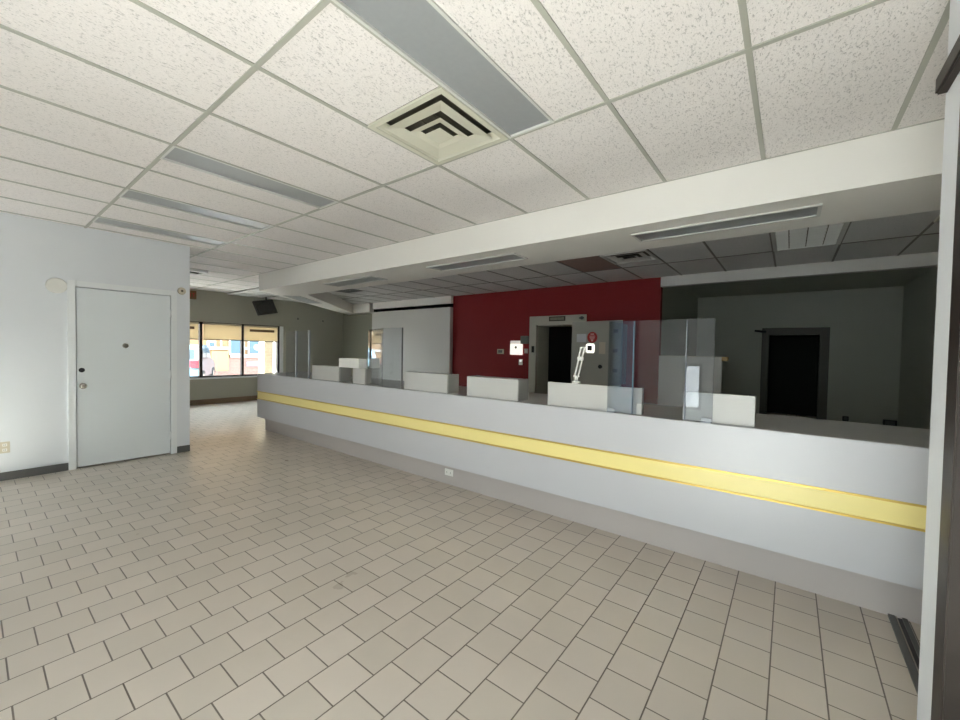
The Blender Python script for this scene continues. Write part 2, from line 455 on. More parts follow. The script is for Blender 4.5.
# recess
BX = 10.5
b = nb(); box(b, XW + .12, BX, RY0, RY0 + .1, 0, 2.8)
struct('wall_recess_side', b, M['recess_wall'], 'dim left side wall inside the recess', 'wall')
QY0, QY1, QZ = -.46, .36, 1.86
b = nb()
box(b, BX, BX + .12, QY1, RY0 + .1, 0, 2.8); box(b, BX, BX + .12, YR, QY0, 0, 2.8); box(b, BX, BX + .12, QY0, QY1, QZ, 2.8)
struct('wall_recess', b, M['recess_wall'], 'dim back wall of the recess holding the dark doorway', 'wall')
b = nb()
box(b, BX + .12, 12.4, QY1 + .3, QY1 + .4, 0, 2.5); box(b, BX + .12, 12.4, QY0 - .4, QY0 - .3, 0, 2.5); box(b, 12.4, 12.5, QY0 - .4, QY1 + .4, 0, 2.5)
box(b, BX + .12, 12.5, QY0 - .4, QY1 + .4, 2.4, 2.5)
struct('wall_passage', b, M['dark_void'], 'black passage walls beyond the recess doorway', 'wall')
b = nb(); box(b, XW - .01, XW + .12, YR, RY0, 2.54, HT)
struct('trim_2', b, M['panel'], 'white header beam over the recess opening', 'beam')
# dropped soffit over the counter, turning away at its far end
b = nb()
out = [(3.275, YR), (3.275, 7.65), (7.26, 10.80), (7.26, 9.40), (7.0, 9.40), (7.0, 10.20), (4.07, 7.42), (4.07, YR)]
prism(b, out, 2, SB, HT - .002)
struct('trim_3', b, M['soffit'], 'long white dropped soffit above the counter', 'soffit')

# baseboards
b = nb(); box(b, XL, .695, YD - .012, YD, 0, .085); box(b, 1.70, 1.84, YD - .012, YD, 0, .085)
struct('baseboard_left', b, M['base_grey'], 'dark grey vinyl baseboard beside the white door', 'baseboard')
b = nb(); box(b, 1.84, 7.26, YF - .02, YF, 0, .125)
struct('baseboard_far', b, M['base_brown'], 'brown tile baseboard below the far windows', 'baseboard')

# ------------------------------------------------------------------ white door
d = thing('door_1', 'plain white flush door with chrome knob and dark deadbolt hole', 'door', (1.195, YD, 0)); d['kind'] = 'structure'
b = nb()
box(b, DX0 - .065, DX0, YD - .02, YD + .1, 0, DT + .065); box(b, DX1, DX1 + .065, YD - .02, YD + .1, 0, DT + .065); box(b, DX0, DX1, YD - .02, YD + .1, DT, DT + .065)
part('frame', b, M['frame_white'], d, bevel=.004)
b = nb(); box(b, DX0 + .006, DX1 - .006, YD - .008, YD + .036, .018, DT - .008)
leaf = part('panel', b, M['door_white'], d, bevel=.002)
b = nb(); cyl(b, (.815, YD - .008, .94), (.815, YD - .018, .94), .033); cyl(b, (.815, YD - .018, .94), (.815, YD - .045, .94), .012)
cyl(b, (.815, YD - .045, .94), (.815, YD - .060, .94), .02, .029); cyl(b, (.815, YD - .06, .94), (.815, YD - .078, .94), .029, .018)
part('knob', b, M['chrome'], leaf, 'chrome round knob')
b = nb(); cyl(b, (.806, YD - .008, 1.12), (.806, YD - .012, 1.12), .026)
part('deadbolt', b, M['black'], leaf, 'black empty deadbolt hole')
b = nb(); cyl(b, (1.185, YD - .008, 1.405), (1.185, YD - .02, 1.405), .03, .024)
part('peephole', b, M['chrome'], leaf, 'small chrome viewer')
for z in (1.83, 1.045, .245):
    b = nb(); cyl(b, (DX1 + .002, YD - .024, z - .05), (DX1 + .002, YD - .024, z + .05), .009, seg=10)
    box(b, DX1 - .02, DX1 + .024, YD - .0225, YD - .0205, z - .05, z + .05)
    part('hinge', b, M['frame_white'], d)

t = thing('blank_cover', 'round cream plaster patch beside the white door frame top left corner', 'wall cover', (.62, YD, 2.05))
b = nb(); cyl(b, (.615, YD, 2.05), (.615, YD - .012, 2.05), .085, .078, 28); part('disc', b, M['patch'], t)
t = thing('pipe_collar', 'small round beige collar with dark hole near the white wall corner', 'pipe collar', (1.745, YD, 2.135))
b = nb(); cyl(b, (1.752, YD + .003, 2.135), (1.752, YD - .014, 2.135), .05, .04, 24); part('flange', b, M['almond'], t)
b = nb(); cyl(b, (1.752, YD - .014, 2.135), (1.752, YD - .017, 2.135), .014, .014, 14); part('hole', b, M['vent_dark'], t, 'dark centre hole')
def outlet(x, y, z, face, label, cat='outlet', m='almond', w=.07, h=.115, landscape=False):
    """face: 0 = facing -y, 1 = facing -x"""
    t = thing('wall_outlet', label, cat, (x, y, z))
    if landscape: w, h = h, w
    def bx(bm, a0, a1, z0, z1, d0, d1):
        if face == 0: box(bm, x + a0, x + a1, y - d1, y - d0, z + z0, z + z1)
        else: box(bm, x - d1, x - d0, y - a1, y - a0, z + z0, z + z1)
    b = nb(); bx(b, -w / 2, w / 2, -h / 2, h / 2, 0, .006); part('cover_plate', b, M[m], t, bevel=.0015)
    for s in (-1, 1):
        b = nb()
        if landscape: bx(b, s * .026 - .015, s * .026 + .015, -.014, .014, .006, .009)
        else: bx(b, -.016, .016, s * .026 - .014, s * .026 + .014, .006, .009)
        r = part('receptacle', b, M['outlet_white'], t)
        b = nb()
        for q in (-1, 1):
            if landscape: bx(b, s * .026 - .006, s * .026 + .006, q * .006 - .0015, q * .006 + .0015, .009, .0095)
            else: bx(b, q * .006 - .0015, q * .006 + .0015, s * .026 - .006, s * .026 + .006, .009, .0095)
        part('slot', b, M['black'], r)
    return t
outlet(.238, YD, .34, 0, 'almond wall outlet low on the white wall left of the door')

# ------------------------------------------------------------------ street windows at the far end
w = thing('window_1', 'wide street window with dark mullions at the far end', 'window', ((WX0 + WX1) / 2, YF, WZ0)); w['kind'] = 'structure'
b = nb()
ring_y = (YF + .05, YF + .11)
box(b, WX0, WX1, *ring_y, WZ0, WZ0 + .045); box(b, WX0, WX1, *ring_y, WZ1 - .05, WZ1)
box(b, WX0, WX0 + .05, *ring_y, WZ0 + .045, WZ1 - .05); box(b, WX1 - .15, WX1 - .10, *ring_y, WZ0 + .045, WZ1 - .05)
fr = part('window_frame', b, M['bronze'], w)
MU = (2.53, 3.455, 4.377)
for x in MU:
    b = nb(); box(b, x - .028, x + .028, YF + .03, YF + .12, WZ0 + .045, WZ1 + .0)
    part('mullion', b, M['bronze'], fr)
b = nb(); box(b, WX1 - .10, WX1 - .002, YF + .03, YF + .12, WZ0 + .04, WZ1 - .002); part('side_jamb', b, M['frame_white'], fr, 'white jamb strip at the right')
xs = [WX0 + .05] + [v for x in MU for v in (x - .028, x + .028)] + [WX1 - .15]
for i in range(0, len(xs), 2):
    b = nb(); box(b, xs[i], xs[i + 1], YF + .075, YF + .081, WZ0 + .045, WZ1 - .05); part('pane', b, M['glass'], fr)
b = nb(); box(b, WX0 - .02, WX1 + .02, YF - .03, YF + .05, WZ0 - .03, WZ0 + .004); part('sill', b, M['frame_white'], w, 'white sill', bevel=.003)
SH = [((2.57, 3.40), 'beige roller shade beside the white wall corner, cut off by it', 1.575),
      ((3.50, 4.345), 'plain beige roller shade in the middle far window', 1.575),
      ((4.41, 5.255), 'beige roller shade with long painted brown silhouette at the right end of the window', 1.565)]
for i, ((a, c), lab, zb) in enumerate(SH):
    t = thing('roller_shade', lab, 'window shade', ((a + c) / 2, YF + .03, zb), group='roller shades in the far window')
    b = nb(); box(b, a, c, YF + .034, YF + .037, zb, WZ1 - .04); part('fabric', b, M['shade'], t)
    b = nb(); cyl(b, (a, YF + .030, WZ1 - .035), (c, YF + .030, WZ1 - .035), .02); part('roller', b, M['almond'], t)
    b = nb(); box(b, a, c, YF + .028, YF + .042, zb - .018, zb); part('hem_bar', b, M['bronze'], t)
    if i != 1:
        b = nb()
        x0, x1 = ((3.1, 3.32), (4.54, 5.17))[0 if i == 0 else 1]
        box(b, x0, x1, YF + .030, YF + .0335, 1.80, 1.865); part('strip', b, M['silhouette'], t, 'brown silhouette painted as a strip', bevel=.001)

# street-side windows (they light the lobby; the last is added for the white door wall)
for i, (a, c) in enumerate(SW):
    SILL, TOP = SWZ[i]
    w = thing('window_%d' % (i + 2), 'storefront window of the street-side wall, %s' % ('wide one nearest the entrance frame', 'small low one second from the entrance frame', 'covered by an added shade, third from the entrance frame', 'short one added to light the white door wall')[i], 'window', (XL, (a + c) / 2, SILL)); w['kind'] = 'structure'
    b = nb()
    for z0, z1 in ((SILL, SILL + .05), (TOP - .05, TOP)): box(b, XL - .11, XL - .05, a, c, z0, z1)
    for y0, y1 in ((a, a + .05), (c - .05, c)): box(b, XL - .11, XL - .05, y0, y1, SILL + .05, TOP - .05)
    part('window_frame', b, M['bronze'], w)
    b = nb(); box(b, XL - .083, XL - .077, a + .05, c - .05, SILL + .05, TOP - .05); part('pane', b, M['glass'], w)
    b = nb(); box(b, XL - .05, XL + .03, a - .02, c + .02, SILL - .03, SILL + .002); part('sill', b, M['frame_white'], w)

for i, zb in ((2, .20),):  # unseen shade, added to dim this window's reflection in the guard
    a, c = SW[i]
    t = thing('roller_shade', 'unseen grey roller shade added to dim the third street-side window', 'window shade', (XL + .03, (a + c) / 2, zb))
    b = nb(); box(b, XL + .018, XL + .021, a - .03, c + .03, zb, 2.44); part('fabric', b, M['shade' if i == 1 else 'shade_grey'], t)
    b = nb(); cyl(b, (XL + .025, a - .03, 2.46), (XL + .025, c + .03, 2.46), .02); part('roller', b, M['almond'], t)
    b = nb(); box(b, XL + .012, XL + .027, a - .03, c + .03, zb - .018, zb); part('hem_bar', b, M['bronze'], t)

# ------------------------------------------------------------------ entrance door frame at the right edge
e = thing('door_2', 'dark bronze entrance door frame at the near right edge', 'door', (1.2, -.46, 0)); e['kind'] = 'structure'
b = nb(); box(b, EX1 - .05, 1.898, -.53, -.392, 0, 2.345); box(b, EX0, EX0 + .06, -.53, -.385, 0, 2.345)
part('frame', b, M['bronze'], e, bevel=.004)
b = nb(); box(b, EX0, 2.085, -.53, -.372, 2.345, 2.405); part('header', b, M['bronze'], e, bevel=.006)
b = nb(); box(b, EXM, EXM + .09, -.49, -.44, .02, 2.345); box(b, EX1 - .15, EX1 - .05, -.49, -.44, .02, 2.345)
box(b, EXM + .09, EX1 - .15, -.49, -.44, .02, .22); box(b, EXM + .09, EX1 - .15, -.49, -.44, 2.2, 2.345)
lf = part('door_leaf', b, M['bronze'], e)
b = nb(); box(b, EXM + .09, EX1 - .15, -.475, -.455, .22, 2.2); part('blocking_panel', b, M['bronze'], lf)  # unseen filling added to keep daylight from entering here

# floor track
t = thing('floor_track', 'dark metal sliding door track in the floor by the counter end', 'track', (2.6, -.49, 0))
b = nb(); box(b, 2.10, 3.125, -.545, -.525, 0, .012); box(b, 2.10, 3.125, -.497, -.470, 0, .012)
box(b, 2.10, 3.125, -.525, -.497, 0, .003, 1)
part('rail', b, [M['base_grey'], M['black']], t)
b = nb(); box(b, 2.10, 3.125, -.505, -.499, .003, .010); part('inner_strip', b, M['chrome'], t, 'bright metal strip inside the track')

# ------------------------------------------------------------------ counter
CX, CB, CY0, CY1, CT = 3.0, 3.82, -.95, 7.05, .972
t = thing('service_counter', 'long grey laminate service counter with a yellow stripe', 'counter', (3.4, 3.0, 0))
b = nb(); box(b, CX + .021, CB, CY0, CY1 + .005, CT - .03, CT); part('countertop', b, M['top'], t, 'darker grey top', bevel=.003)
b = nb(); box(b, CX, CX + .02, CY0, CY1, .678, CT - .001); part('upper_panel', b, M['lam'], t)
b = nb(); box(b, CX, CX + .02, CY0, CY1, .24, .542); part('lower_panel', b, M['lam'], t)
b = nb(); box(b, CX + .003, CX + .02, CY0, CY1, .554, .666); part('stripe_panel', b, M['yellow'], t, 'yellow stripe')
for z in (.542, .666):
    b = nb(); box(b, CX - .008, CX + .02, CY0, CY1 + .012, z, z + .012); part('trim_rail', b, M['gold'], t, 'brass rail', bevel=.002)
b = nb(); box(b, CX + .02, CB - .05, CY0, CY1, .24, CT - .03); part('carcass', b, M['lam'], t)
b = nb(); box(b, 3.13, CB - .1, CY0, CY1, 0, .24); part('kickboard', b, M['kick'], t, 'grey brown recessed kickboard')
outlet(3.13, 2.815, .13, 1, 'white outlet on the kickboard of the counter', m='outlet_white', landscape=True)

# privacy boxes standing on the counter
BOX = [(.165, .581, 'low pale grey counter divider at the near right end, before the dark doorway'),
       (.857, 1.633, 'longest low pale grey counter divider, below the white swing arm lamp'),
       (1.936, 2.535, 'low pale grey counter divider below the white control box on the red wall'),
       (2.80, 3.46, 'low pale grey counter divider before the cold room panel'),
       (4.19, 4.444, 'short pale grey counter divider right of the dark gap under the white tray'),
       (4.76, 5.437, 'low pale grey counter divider at the far left, left of the dark gap')]
for (a, c, lab) in BOX:
    dx = {4.19: 3.155, .857: 3.12, .165: 3.14}.get(a, 3.245)
    t = thing('counter_divider', lab, 'divider box', (3.16, (a + c) / 2, CT), group='divider boxes on the counter')
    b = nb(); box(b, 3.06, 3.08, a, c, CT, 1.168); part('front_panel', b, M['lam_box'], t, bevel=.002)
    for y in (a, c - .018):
        b = nb(); box(b, 3.08, dx, y, y + .018, CT, 1.168); part('side_panel', b, M['lam_shaded'], t, 'side with shade put into its grey')
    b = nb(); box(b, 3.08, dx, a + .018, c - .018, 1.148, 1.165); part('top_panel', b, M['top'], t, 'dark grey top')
t = thing('paper_tray', 'small white tray bridging the two far left counter dividers', 'tray', (3.14, 4.56, 1.168))
b = nb()
box(b, 3.075, 3.20, 4.345, 4.785, 1.168, 1.176); box(b, 3.075, 3.083, 4.345, 4.785, 1.176, 1.287); box(b, 3.192, 3.2, 4.345, 4.785, 1.176, 1.287)
box(b, 3.083, 3.192, 4.345, 4.353, 1.176, 1.287); box(b, 3.083, 3.192, 4.777, 4.785, 1.176, 1.287)
tag(part('bin', b, M['outlet_white'], t), None)

# acrylic guards
def sheet(bm, p, q, z0, z1, th=.006):
    p, q = Vector((*p, 0)), Vector((*q, 0)); d = (q - p); L = d.length; a = math.atan2(d.y, d.x)
    mt = Matrix.Translation((p.x, p.y, 0)) @ Matrix.Rotation(a, 4, 'Z')
    box(bm, 0, L, -th / 2, th / 2, z0, z1, 0, mt)
GZ = 1.668
t = thing('sneeze_guard', 'clear acrylic guard with a pass-through gap before the half wall', 'sneeze guard', (3.035, .75, CT), group='acrylic guards on the counter')
b = nb()
prism(b, [(.395, CT), (.575, CT), (.575, CT + .085), (.885, CT + .085), (.885, CT), (1.105, CT), (1.105, GZ), (.395, GZ)], 0, 3.032, 3.038)
part('pane', b, M['acrylic'], t)
for y, x1, z0 in ((.565, 3.055, CT), (.92, 3.058, CT)):
    b = nb(); box(b, 3.0385, x1, y - .003, y + .003, z0, GZ - .004); part('fin', b, M['acrylic_edge'], t)
b = nb(); sheet(b, (3.0385, 1.10), (3.40, 1.085), 1.170, GZ - .002); part('wing', b, M['acrylic'], t)
for y in (.43, 1.07):
    b = nb(); box(b, 3.01, 3.031, y - .03, y + .03, CT, CT + .006); box(b, 3.026, 3.031, y - .03, y + .03, CT + .006, CT + .03); part('foot', b, M['acrylic_edge'], t)
t = thing('sneeze_guard', 'folded clear acrylic guard catching the bright window, before the cold room panel', 'sneeze guard', (3.06, 3.9, CT), group='acrylic guards on the counter')
b = nb(); sheet(b, (3.033, 3.815), (3.222, 4.348), CT, GZ); part('pane', b, M['acrylic_boosted'], t)
b = nb(); sheet(b, (3.03, 3.475), (3.03, 3.805), CT, GZ); part('pane', b, M['acrylic'], t)
b = nb(); box(b, 3.024, 3.036, 3.461, 3.474, CT, GZ); part('end_strip', b, M['base_grey'], t, 'dark end strip')
t = thing('sneeze_guard', 'clear acrylic guard at the far left end of the counter', 'sneeze guard', (3.06, 5.85, CT), group='acrylic guards on the counter')
b = nb(); sheet(b, (3.06, 5.90), (3.06, 6.20), CT, GZ); part('pane', b, M['acrylic'], t)
b = nb(); sheet(b, (3.06, 5.53), (3.06, 5.87), CT, GZ); part('pane', b, M['acrylic'], t)
for y in (5.885, 5.515):
    b = nb(); box(b, 3.05, 3.07, y - .014, y + .014, CT, GZ); part('post', b, M['acrylic_edge'], t)

# swing arm lamp on the longest divider
t = thing('swing_arm_lamp', 'white swing arm lamp with square head on the longest counter divider', 'lamp', (3.095, 1.42, 1.168))
LX = 3.095
b = nb(); cyl(b, (LX, 1.42, 1.166), (LX, 1.42, 1.188), .036, .032, 24); cyl(b, (LX, 1.42, 1.188), (LX, 1.42, 1.232), .014); part('base', b, M['outlet_white'], t)
def arm(bm, p, q, w=.0065):
    cyl(bm, p, q, w, w, 10)
b = nb()
for s_ in (0, .03): arm(b, (LX, 1.435 - s_, 1.225), (LX, 1.402 - s_, 1.375))
box(b, LX - .01, LX + .01, 1.395, 1.445, 1.222, 1.234)
part('lower_arm', b, M['outlet_white'], t)
b = nb(); box(b, LX - .012, LX + .012, 1.362, 1.412, 1.36, 1.392); part('elbow', b, M['outlet_white'], t, bevel=.004)
b = nb()
for s_ in (0, .03): arm(b, (LX, 1.402 - s_, 1.39), (LX, 1.385 - s_, 1.468))
part('upper_arm', b, M['outlet_white'], t)
b = nb(); box(b, LX - .005, LX + .005, 1.342, 1.395, 1.462, 1.471); part('neck', b, M['outlet_white'], t)
b = nb(); box(b, LX - .012, LX + .012, 1.272, 1.342, 1.422, 1.498); hd = part('head', b, M['lit'], t, 'lit square white head', bevel=.008)
b = nb(); box(b, LX - .016, LX - .0125, 1.288, 1.324, 1.442, 1.482); part('sensor', b, M['screen'], hd, 'dark square in the head')
t.location.y -= .03

# ------------------------------------------------------------------ red wall fittings
W0 = XW
def wallbox(bm, y0, y1, z0, z1, d0, d1): box(bm, W0 - d1, W0 - d0, y0, y1, z0, z1)
t = thing('control_box', 'white control box with added glow and black dial on the red wall', 'control box', (W0, 4.54, 1.345))
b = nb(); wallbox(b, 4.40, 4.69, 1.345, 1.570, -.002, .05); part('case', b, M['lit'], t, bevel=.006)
b = nb(); wallbox(b, 4.445, 4.69, 1.572, 1.640, 0, .045); part('lid', b, M['glow_soft'], t, 'greyer upper cover', bevel=.004)
b = nb(); cyl(b, (W0 - .05, 4.54, 1.50), (W0 - .062, 4.54, 1.50), .026); part('dial', b, M['black'], t, 'black dial')
t = thing('meter_box', 'dark grey square box just above the white control box', 'electrical box', (W0, 4.345, 1.575))
b = nb(); wallbox(b, 4.255, 4.435, 1.575, 1.74, .0, .05); part('case', b, mat('dark_grey_box', (118, 120, 112), .5), t, bevel=.005)
b = nb(); wallbox(b, 4.275, 4.42, 1.59, 1.725, .05, .054); part('cover', b, mat('dark_grey_cover', (108, 112, 104), .45), t)
t = thing('thermostat', 'small framed grey thermostat left of the white control box', 'thermostat', (W0, 4.955, 1.355))
b = nb()
for y0, y1, z0, z1 in ((4.875, 5.035, 1.355, 1.378), (4.875, 5.035, 1.437, 1.46), (4.875, 4.898, 1.378, 1.437), (5.012, 5.035, 1.378, 1.437)): wallbox(b, y0, y1, z0, z1, -.002, .03)
part('bezel', b, M['almond'], t)
b = nb(); wallbox(b, 4.898, 5.012, 1.378, 1.437, 0, .022); part('display', b, M['base_grey'], t, 'dark display')
t = thing('switch_plate', 'small grey switch plate right of the white control box', 'switch', (W0, 4.32, 1.38))
b = nb(); wallbox(b, 4.275, 4.362, 1.38, 1.475, 0, .008); part('plate', b, M['steel_grey'], t, bevel=.002)
b = nb(); wallbox(b, 4.305, 4.335, 1.40, 1.45, .008, .014); part('rocker', b, M['almond'], t)
t = thing('light_switch', 'small pale switch with added glow below the white control box', 'switch', (W0, 4.44, 1.135))
b = nb(); wallbox(b, 4.40, 4.49, 1.135, 1.255, 0, .008); part('plate', b, M['outlet_white'], t, bevel=.002)
b = nb(); wallbox(b, 4.425, 4.465, 1.20, 1.24, .008, .016); part('indicator', b, M['lit'], t, 'indicator with added glow')

# cold room doorway
d = thing('door_3', 'grey framed cold room doorway in the red wall, its door swung open', 'door', (W0, 3.65, 0)); d['kind'] = 'structure'
b = nb()
box(b, W0 - .05, W0, OY1, 4.225, 0, 2.13); box(b, W0 - .05, W0, 3.02, OY0, 0, 2.13); box(b, W0 - .05, W0, OY0, OY1, OZ, 2.13)
box(b, W0, 7.6, OY1 - .012, OY1, 0, OZ); box(b, W0, 7.6, OY0, OY0 + .012, 0, OZ); box(b, W0, 7.6, OY0 + .012, OY1 - .012, OZ - .012, OZ)
part('frame', b, M['frame_grey'], d, bevel=.004)
b = nb(); box(b, W0 - .062, W0 - .05, 4.10, 4.16, 1.40, 1.53); part('strike', b, M['black'], d, 'dark latch strike', bevel=.003)
b = nb(); cyl(b, (W0 - .06, 3.14, 2.065), (W0 - .06, 3.05, 2.065), .014); cyl(b, (W0 - .05, 3.09, 2.065), (W0 - .075, 3.09, 2.065), .03); part('closer', b, M['base_grey'], d, 'dark roller closer')
# leaf in its own plane: hinge line near OY0, swung flat towards the right
ha = math.radians(8)
mt = Matrix.Translation((W0 - .13, OY0 + .02, 0)) @ Matrix.Rotation(-math.pi / 2 - ha, 4, 'Z')   # local +x runs along the leaf
LW = .98
b = nb(); box(b, 0, LW, 0, .05, .04, 1.985, 0, mt); leaf = part('door_leaf', b, M['steel_grey'], d, bevel=.004)
for z in (1.80, 1.46, 1.12):
    b = nb(); box(b, LW - .14, LW - .06, -.014, 0, z - .03, z + .03, 0, mt); part('hinge', b, M['base_grey'], leaf, 'dark hinge block')
b = nb(); p = mt @ Vector((.615, 0, 1.175)); q = mt @ Vector((.615, -.04, 1.175)); cyl(b, p, q, .03, .036, 18); part('knob', b, M['black'], leaf, 'black push knob')
def leaf_thing(name, label, cat, u0, u1, z0, z1, m, round_=False, extra=None):
    c = mt @ Vector(((u0 + u1) / 2, 0, z0))
    t = thing(name, label, cat, tuple(c))
    b = nb()
    if round_:
        p = mt @ Vector(((u0 + u1) / 2, -.0005, (z0 + z1) / 2)); q = mt @ Vector(((u0 + u1) / 2, -.004, (z0 + z1) / 2)); cyl(b, p, q, (u1 - u0) / 2, seg=36)
    else: box(b, u0, u1, -.003, -.0005, z0, z1, 0, mt)
    part('sheet', b, M[m], t)
    if extra:
        for (a0, a1, c0, c1) in extra:
            b = nb(); box(b, a0, a1, -.0055, -.004, c0, c1, 0, mt); part('print_bar', b, M['sign_pale'], t, 'pale print')
leaf_thing('paper_notice', 'pale blue grey paper notice on the open grey door', 'notice', .11, .31, 1.61, 1.76, 'paper')
leaf_thing('round_sign', 'round red sign with pale print on the open grey door', 'sign', .33, .53, 1.595, 1.795, 'sign_red', True,
           [(.395, .465, 1.745, 1.762), (.375, .485, 1.712, 1.724), (.375, .485, 1.688, 1.70), (.385, .475, 1.662, 1.676), (.41, .45, 1.625, 1.655)])
leaf_thing('paper_notice', 'tan paper sheet on the open grey door', 'notice', .57, .69, 1.40, 1.61, 'paper_tan')
t = thing('name_plate', 'dark rimmed name plate over the cold room doorway', 'sign', (W0 - .05, 3.6, 2.02))
b = nb(); box(b, W0 - .058, W0 - .05, 3.43, 3.776, 2.022, 2.112); part('rim', b, mat('plate_rim', (58, 50, 40), .5), t)
b = nb(); box(b, W0 - .061, W0 - .058, 3.455, 3.75, 2.042, 2.094); part('insert', b, mat('plate_insert', (128, 124, 108), .5, vary=.35, scale=22), t)

# recess doorway, half wall and bits
d = thing('door_4', 'dark doorway with brown casing at the back of the recess', 'door', (BX, -.05, 0)); d['kind'] = 'structure'
b = nb()
box(b, BX - .02, BX + .14, QY1, QY1 + .13, 0, 2.01); box(b, BX - .02, BX + .14, QY0 - .15, QY0, 0, 2.01); box(b, BX - .02, BX + .14, QY0, QY1, QZ, 2.01)
part('frame', b, M['recess_frame'], d, bevel=.004)
b = nb(); cyl(b, (BX - .06, .62, 1.955), (BX - .03, .42, 1.925), .02, .03, 10); part('closer', b, M['black'], d, 'dark closer arm')
t = thing('half_wall', 'pale grey half wall panel closing the left of the recess', 'half wall', (XW + .06, 1.28, 0))
b = nb(); box(b, XW + .02, XW + .10, .83, RY0, 0, 1.385); part('panel', b, M['panel'], t, bevel=.003)
b = nb(); box(b, XW + .0, XW + .12, .83, RY0, 1.385, 1.395); part('cap', b, M['almond'], t)
b = nb(); box(b, XW, XW + .11, .75, .829, 1.33, 1.392); part('corner_block', b, M['wood'], t, 'bare wood corner block')
t = thing('junction_box', 'small black junction box low on the recess back wall by the doorway', 'electrical box', (BX, -.88, .19))
b = nb(); box(b, BX - .05, BX + .002, -.93, -.84, .18, .275); part('case', b, M['black'], t, bevel=.004); b = nb(); box(b, BX - .054, BX - .05, -.915, -.855, .195, .26); part('cover', b, M['base_grey'], t)
t = thing('junction_box', 'wide black junction box low in the recess corner', 'electrical box', (BX, -1.49, .17))
b = nb(); box(b, BX - .05, BX + .002, -1.585, -1.40, .165, .275); part('case', b, M['black'], t, bevel=.004); b = nb(); box(b, BX - .054, BX - .05, -1.56, -1.425, .18, .26); part('cover', b, M['base_grey'], t)

# ------------------------------------------------------------------ ceiling lights
LLAB = ['grey recessed ceiling light nearest the viewer, beside the cream vent', 'grey recessed ceiling light second from the viewer',
        'grey recessed ceiling light third from the viewer, above the white door wall', 'grey recessed ceiling light farthest from the viewer, at the white door wall']
for (x0, x1, y0, y1), lab in zip(L1, LLAB):
    t = thing('ceiling_light', lab, 'ceiling light', ((x0 + x1) / 2, (y0 + y1) / 2, H), group='recessed lights in the lobby ceiling')
    b = nb(); ring(b, x0 + .002, x1 - .002, y0 + .002, y1 - .002, H - .007, H + .03, .014); part('frame', b, M['light_frame'], t)
    b = nb(); box(b, x0 + .016, x1 - .016, y0 + .016, y1 - .016, H + .006, H + .012); part('lens', b, M['lens'], t)
    b = nb(); box(b, x0 + .004, x1 - .004, y0 + .004, y1 - .004, H + .03, H + .1); part('housing', b, M['light_frame'], t)

# soffit slot lights
def slot(x0, x1, y0, y1, lab, rz=0, loc=(0, 0)):
    mt = Matrix.Translation((loc[0], loc[1], 0)) @ Matrix.Rotation(rz, 4, 'Z')
    c = mt @ Vector(((x0 + x1) / 2, (y0 + y1) / 2, SB))
    t = thing('soffit_light', lab, 'ceiling light', tuple(c), group='slot lights under the soffit')
    b = nb(); ring(b, x0, x1, y0, y1, SB - .012, SB - .0005, .022, 0, mt); part('frame', b, M['light_frame'], t)
    b = nb(); box(b, x0 + .022, x1 - .022, y0 + .022, y1 - .022, SB - .004, SB - .0005, 0, mt); part('lens', b, M['lens'], t)
slot(3.48, 3.75, -.14, 1.10, 'slot light under the soffit nearest the viewer, at the right')
slot(3.48, 3.76, 2.28, 3.56, 'slot light under the soffit before the red wall')
slot(3.48, 3.78, 4.66, 5.90, 'slot light under the soffit before the cold room panel')
slot(0, 1.22, -.16, .16, 'slot light under the turned far end of the soffit', math.radians(40), (3.98, 7.86))

# cream diffuser
def diffuser(cx, cy, z, lab, m, group=None, h=.298, dark='vent_dark'):
    t = thing('ceiling_vent', lab, 'air vent', (cx, cy, z), group=group)
    b = nb(); ring(b, cx - h, cx + h, cy - h, cy + h, z - .009, z + .004, .034); frustum(b, cx, cy, h - .030, z - .004, h - .064, z + .03, .004); part('frame', b, M[m], t)
    b = nb(); box(b, cx - h + .004, cx + h - .004, cy - h + .004, cy + h - .004, z + .055, z + .065); part('duct', b, M[dark], t, 'dark duct opening')
    for hb, zb, ht, zt in ((.228, -.010, .152, .004), (.128, -.018, .084, -.006)):
        b = nb(); frustum(b, cx, cy, hb, z + zb, ht, z + zt, .005); part('cone', b, M[m], t)
    b = nb()
    vs = [b.verts.new((cx + sx * .066, cy + sy * .066, z - .026)) for sx, sy in ((-1, -1), (1, -1), (1, 1), (-1, 1))]
    vt = [b.verts.new((cx + sx * .034, cy + sy * .034, z - .012)) for sx, sy in ((-1, -1), (1, -1), (1, 1), (-1, 1))]
    b.faces.new(vs); b.faces.new(list(reversed(vt)))
    for i in range(4): b.faces.new([vs[i], vt[i], vt[(i + 1) % 4], vs[(i + 1) % 4]])
    part('center_cone', b, M[m], t)
    b = nb()
    for s in (-1, 1): box(b, cx - .13, cx + .13, cy + s * .05 - .003, cy + s * .05 + .003, z + .03, z + .036)
    part('bracket', b, M[dark], t)
    return t
diffuser((DIF[0] + DIF[1]) / 2, (DIF[2] + DIF[3]) / 2, H, 'cream square vent of nested cones beside the near grey light', 'cream')
diffuser((RD[0][0] + RD[0][1]) / 2, (RD[0][2] + RD[0][3]) / 2, HR, 'square vent in the rear ceiling above the red wall', 'light_frame')
diffuser((RD[1][0] + RD[1][1]) / 2, (RD[1][2] + RD[1][3]) / 2, HR, 'dark vent in the rear ceiling at the far left end', 'base_grey')
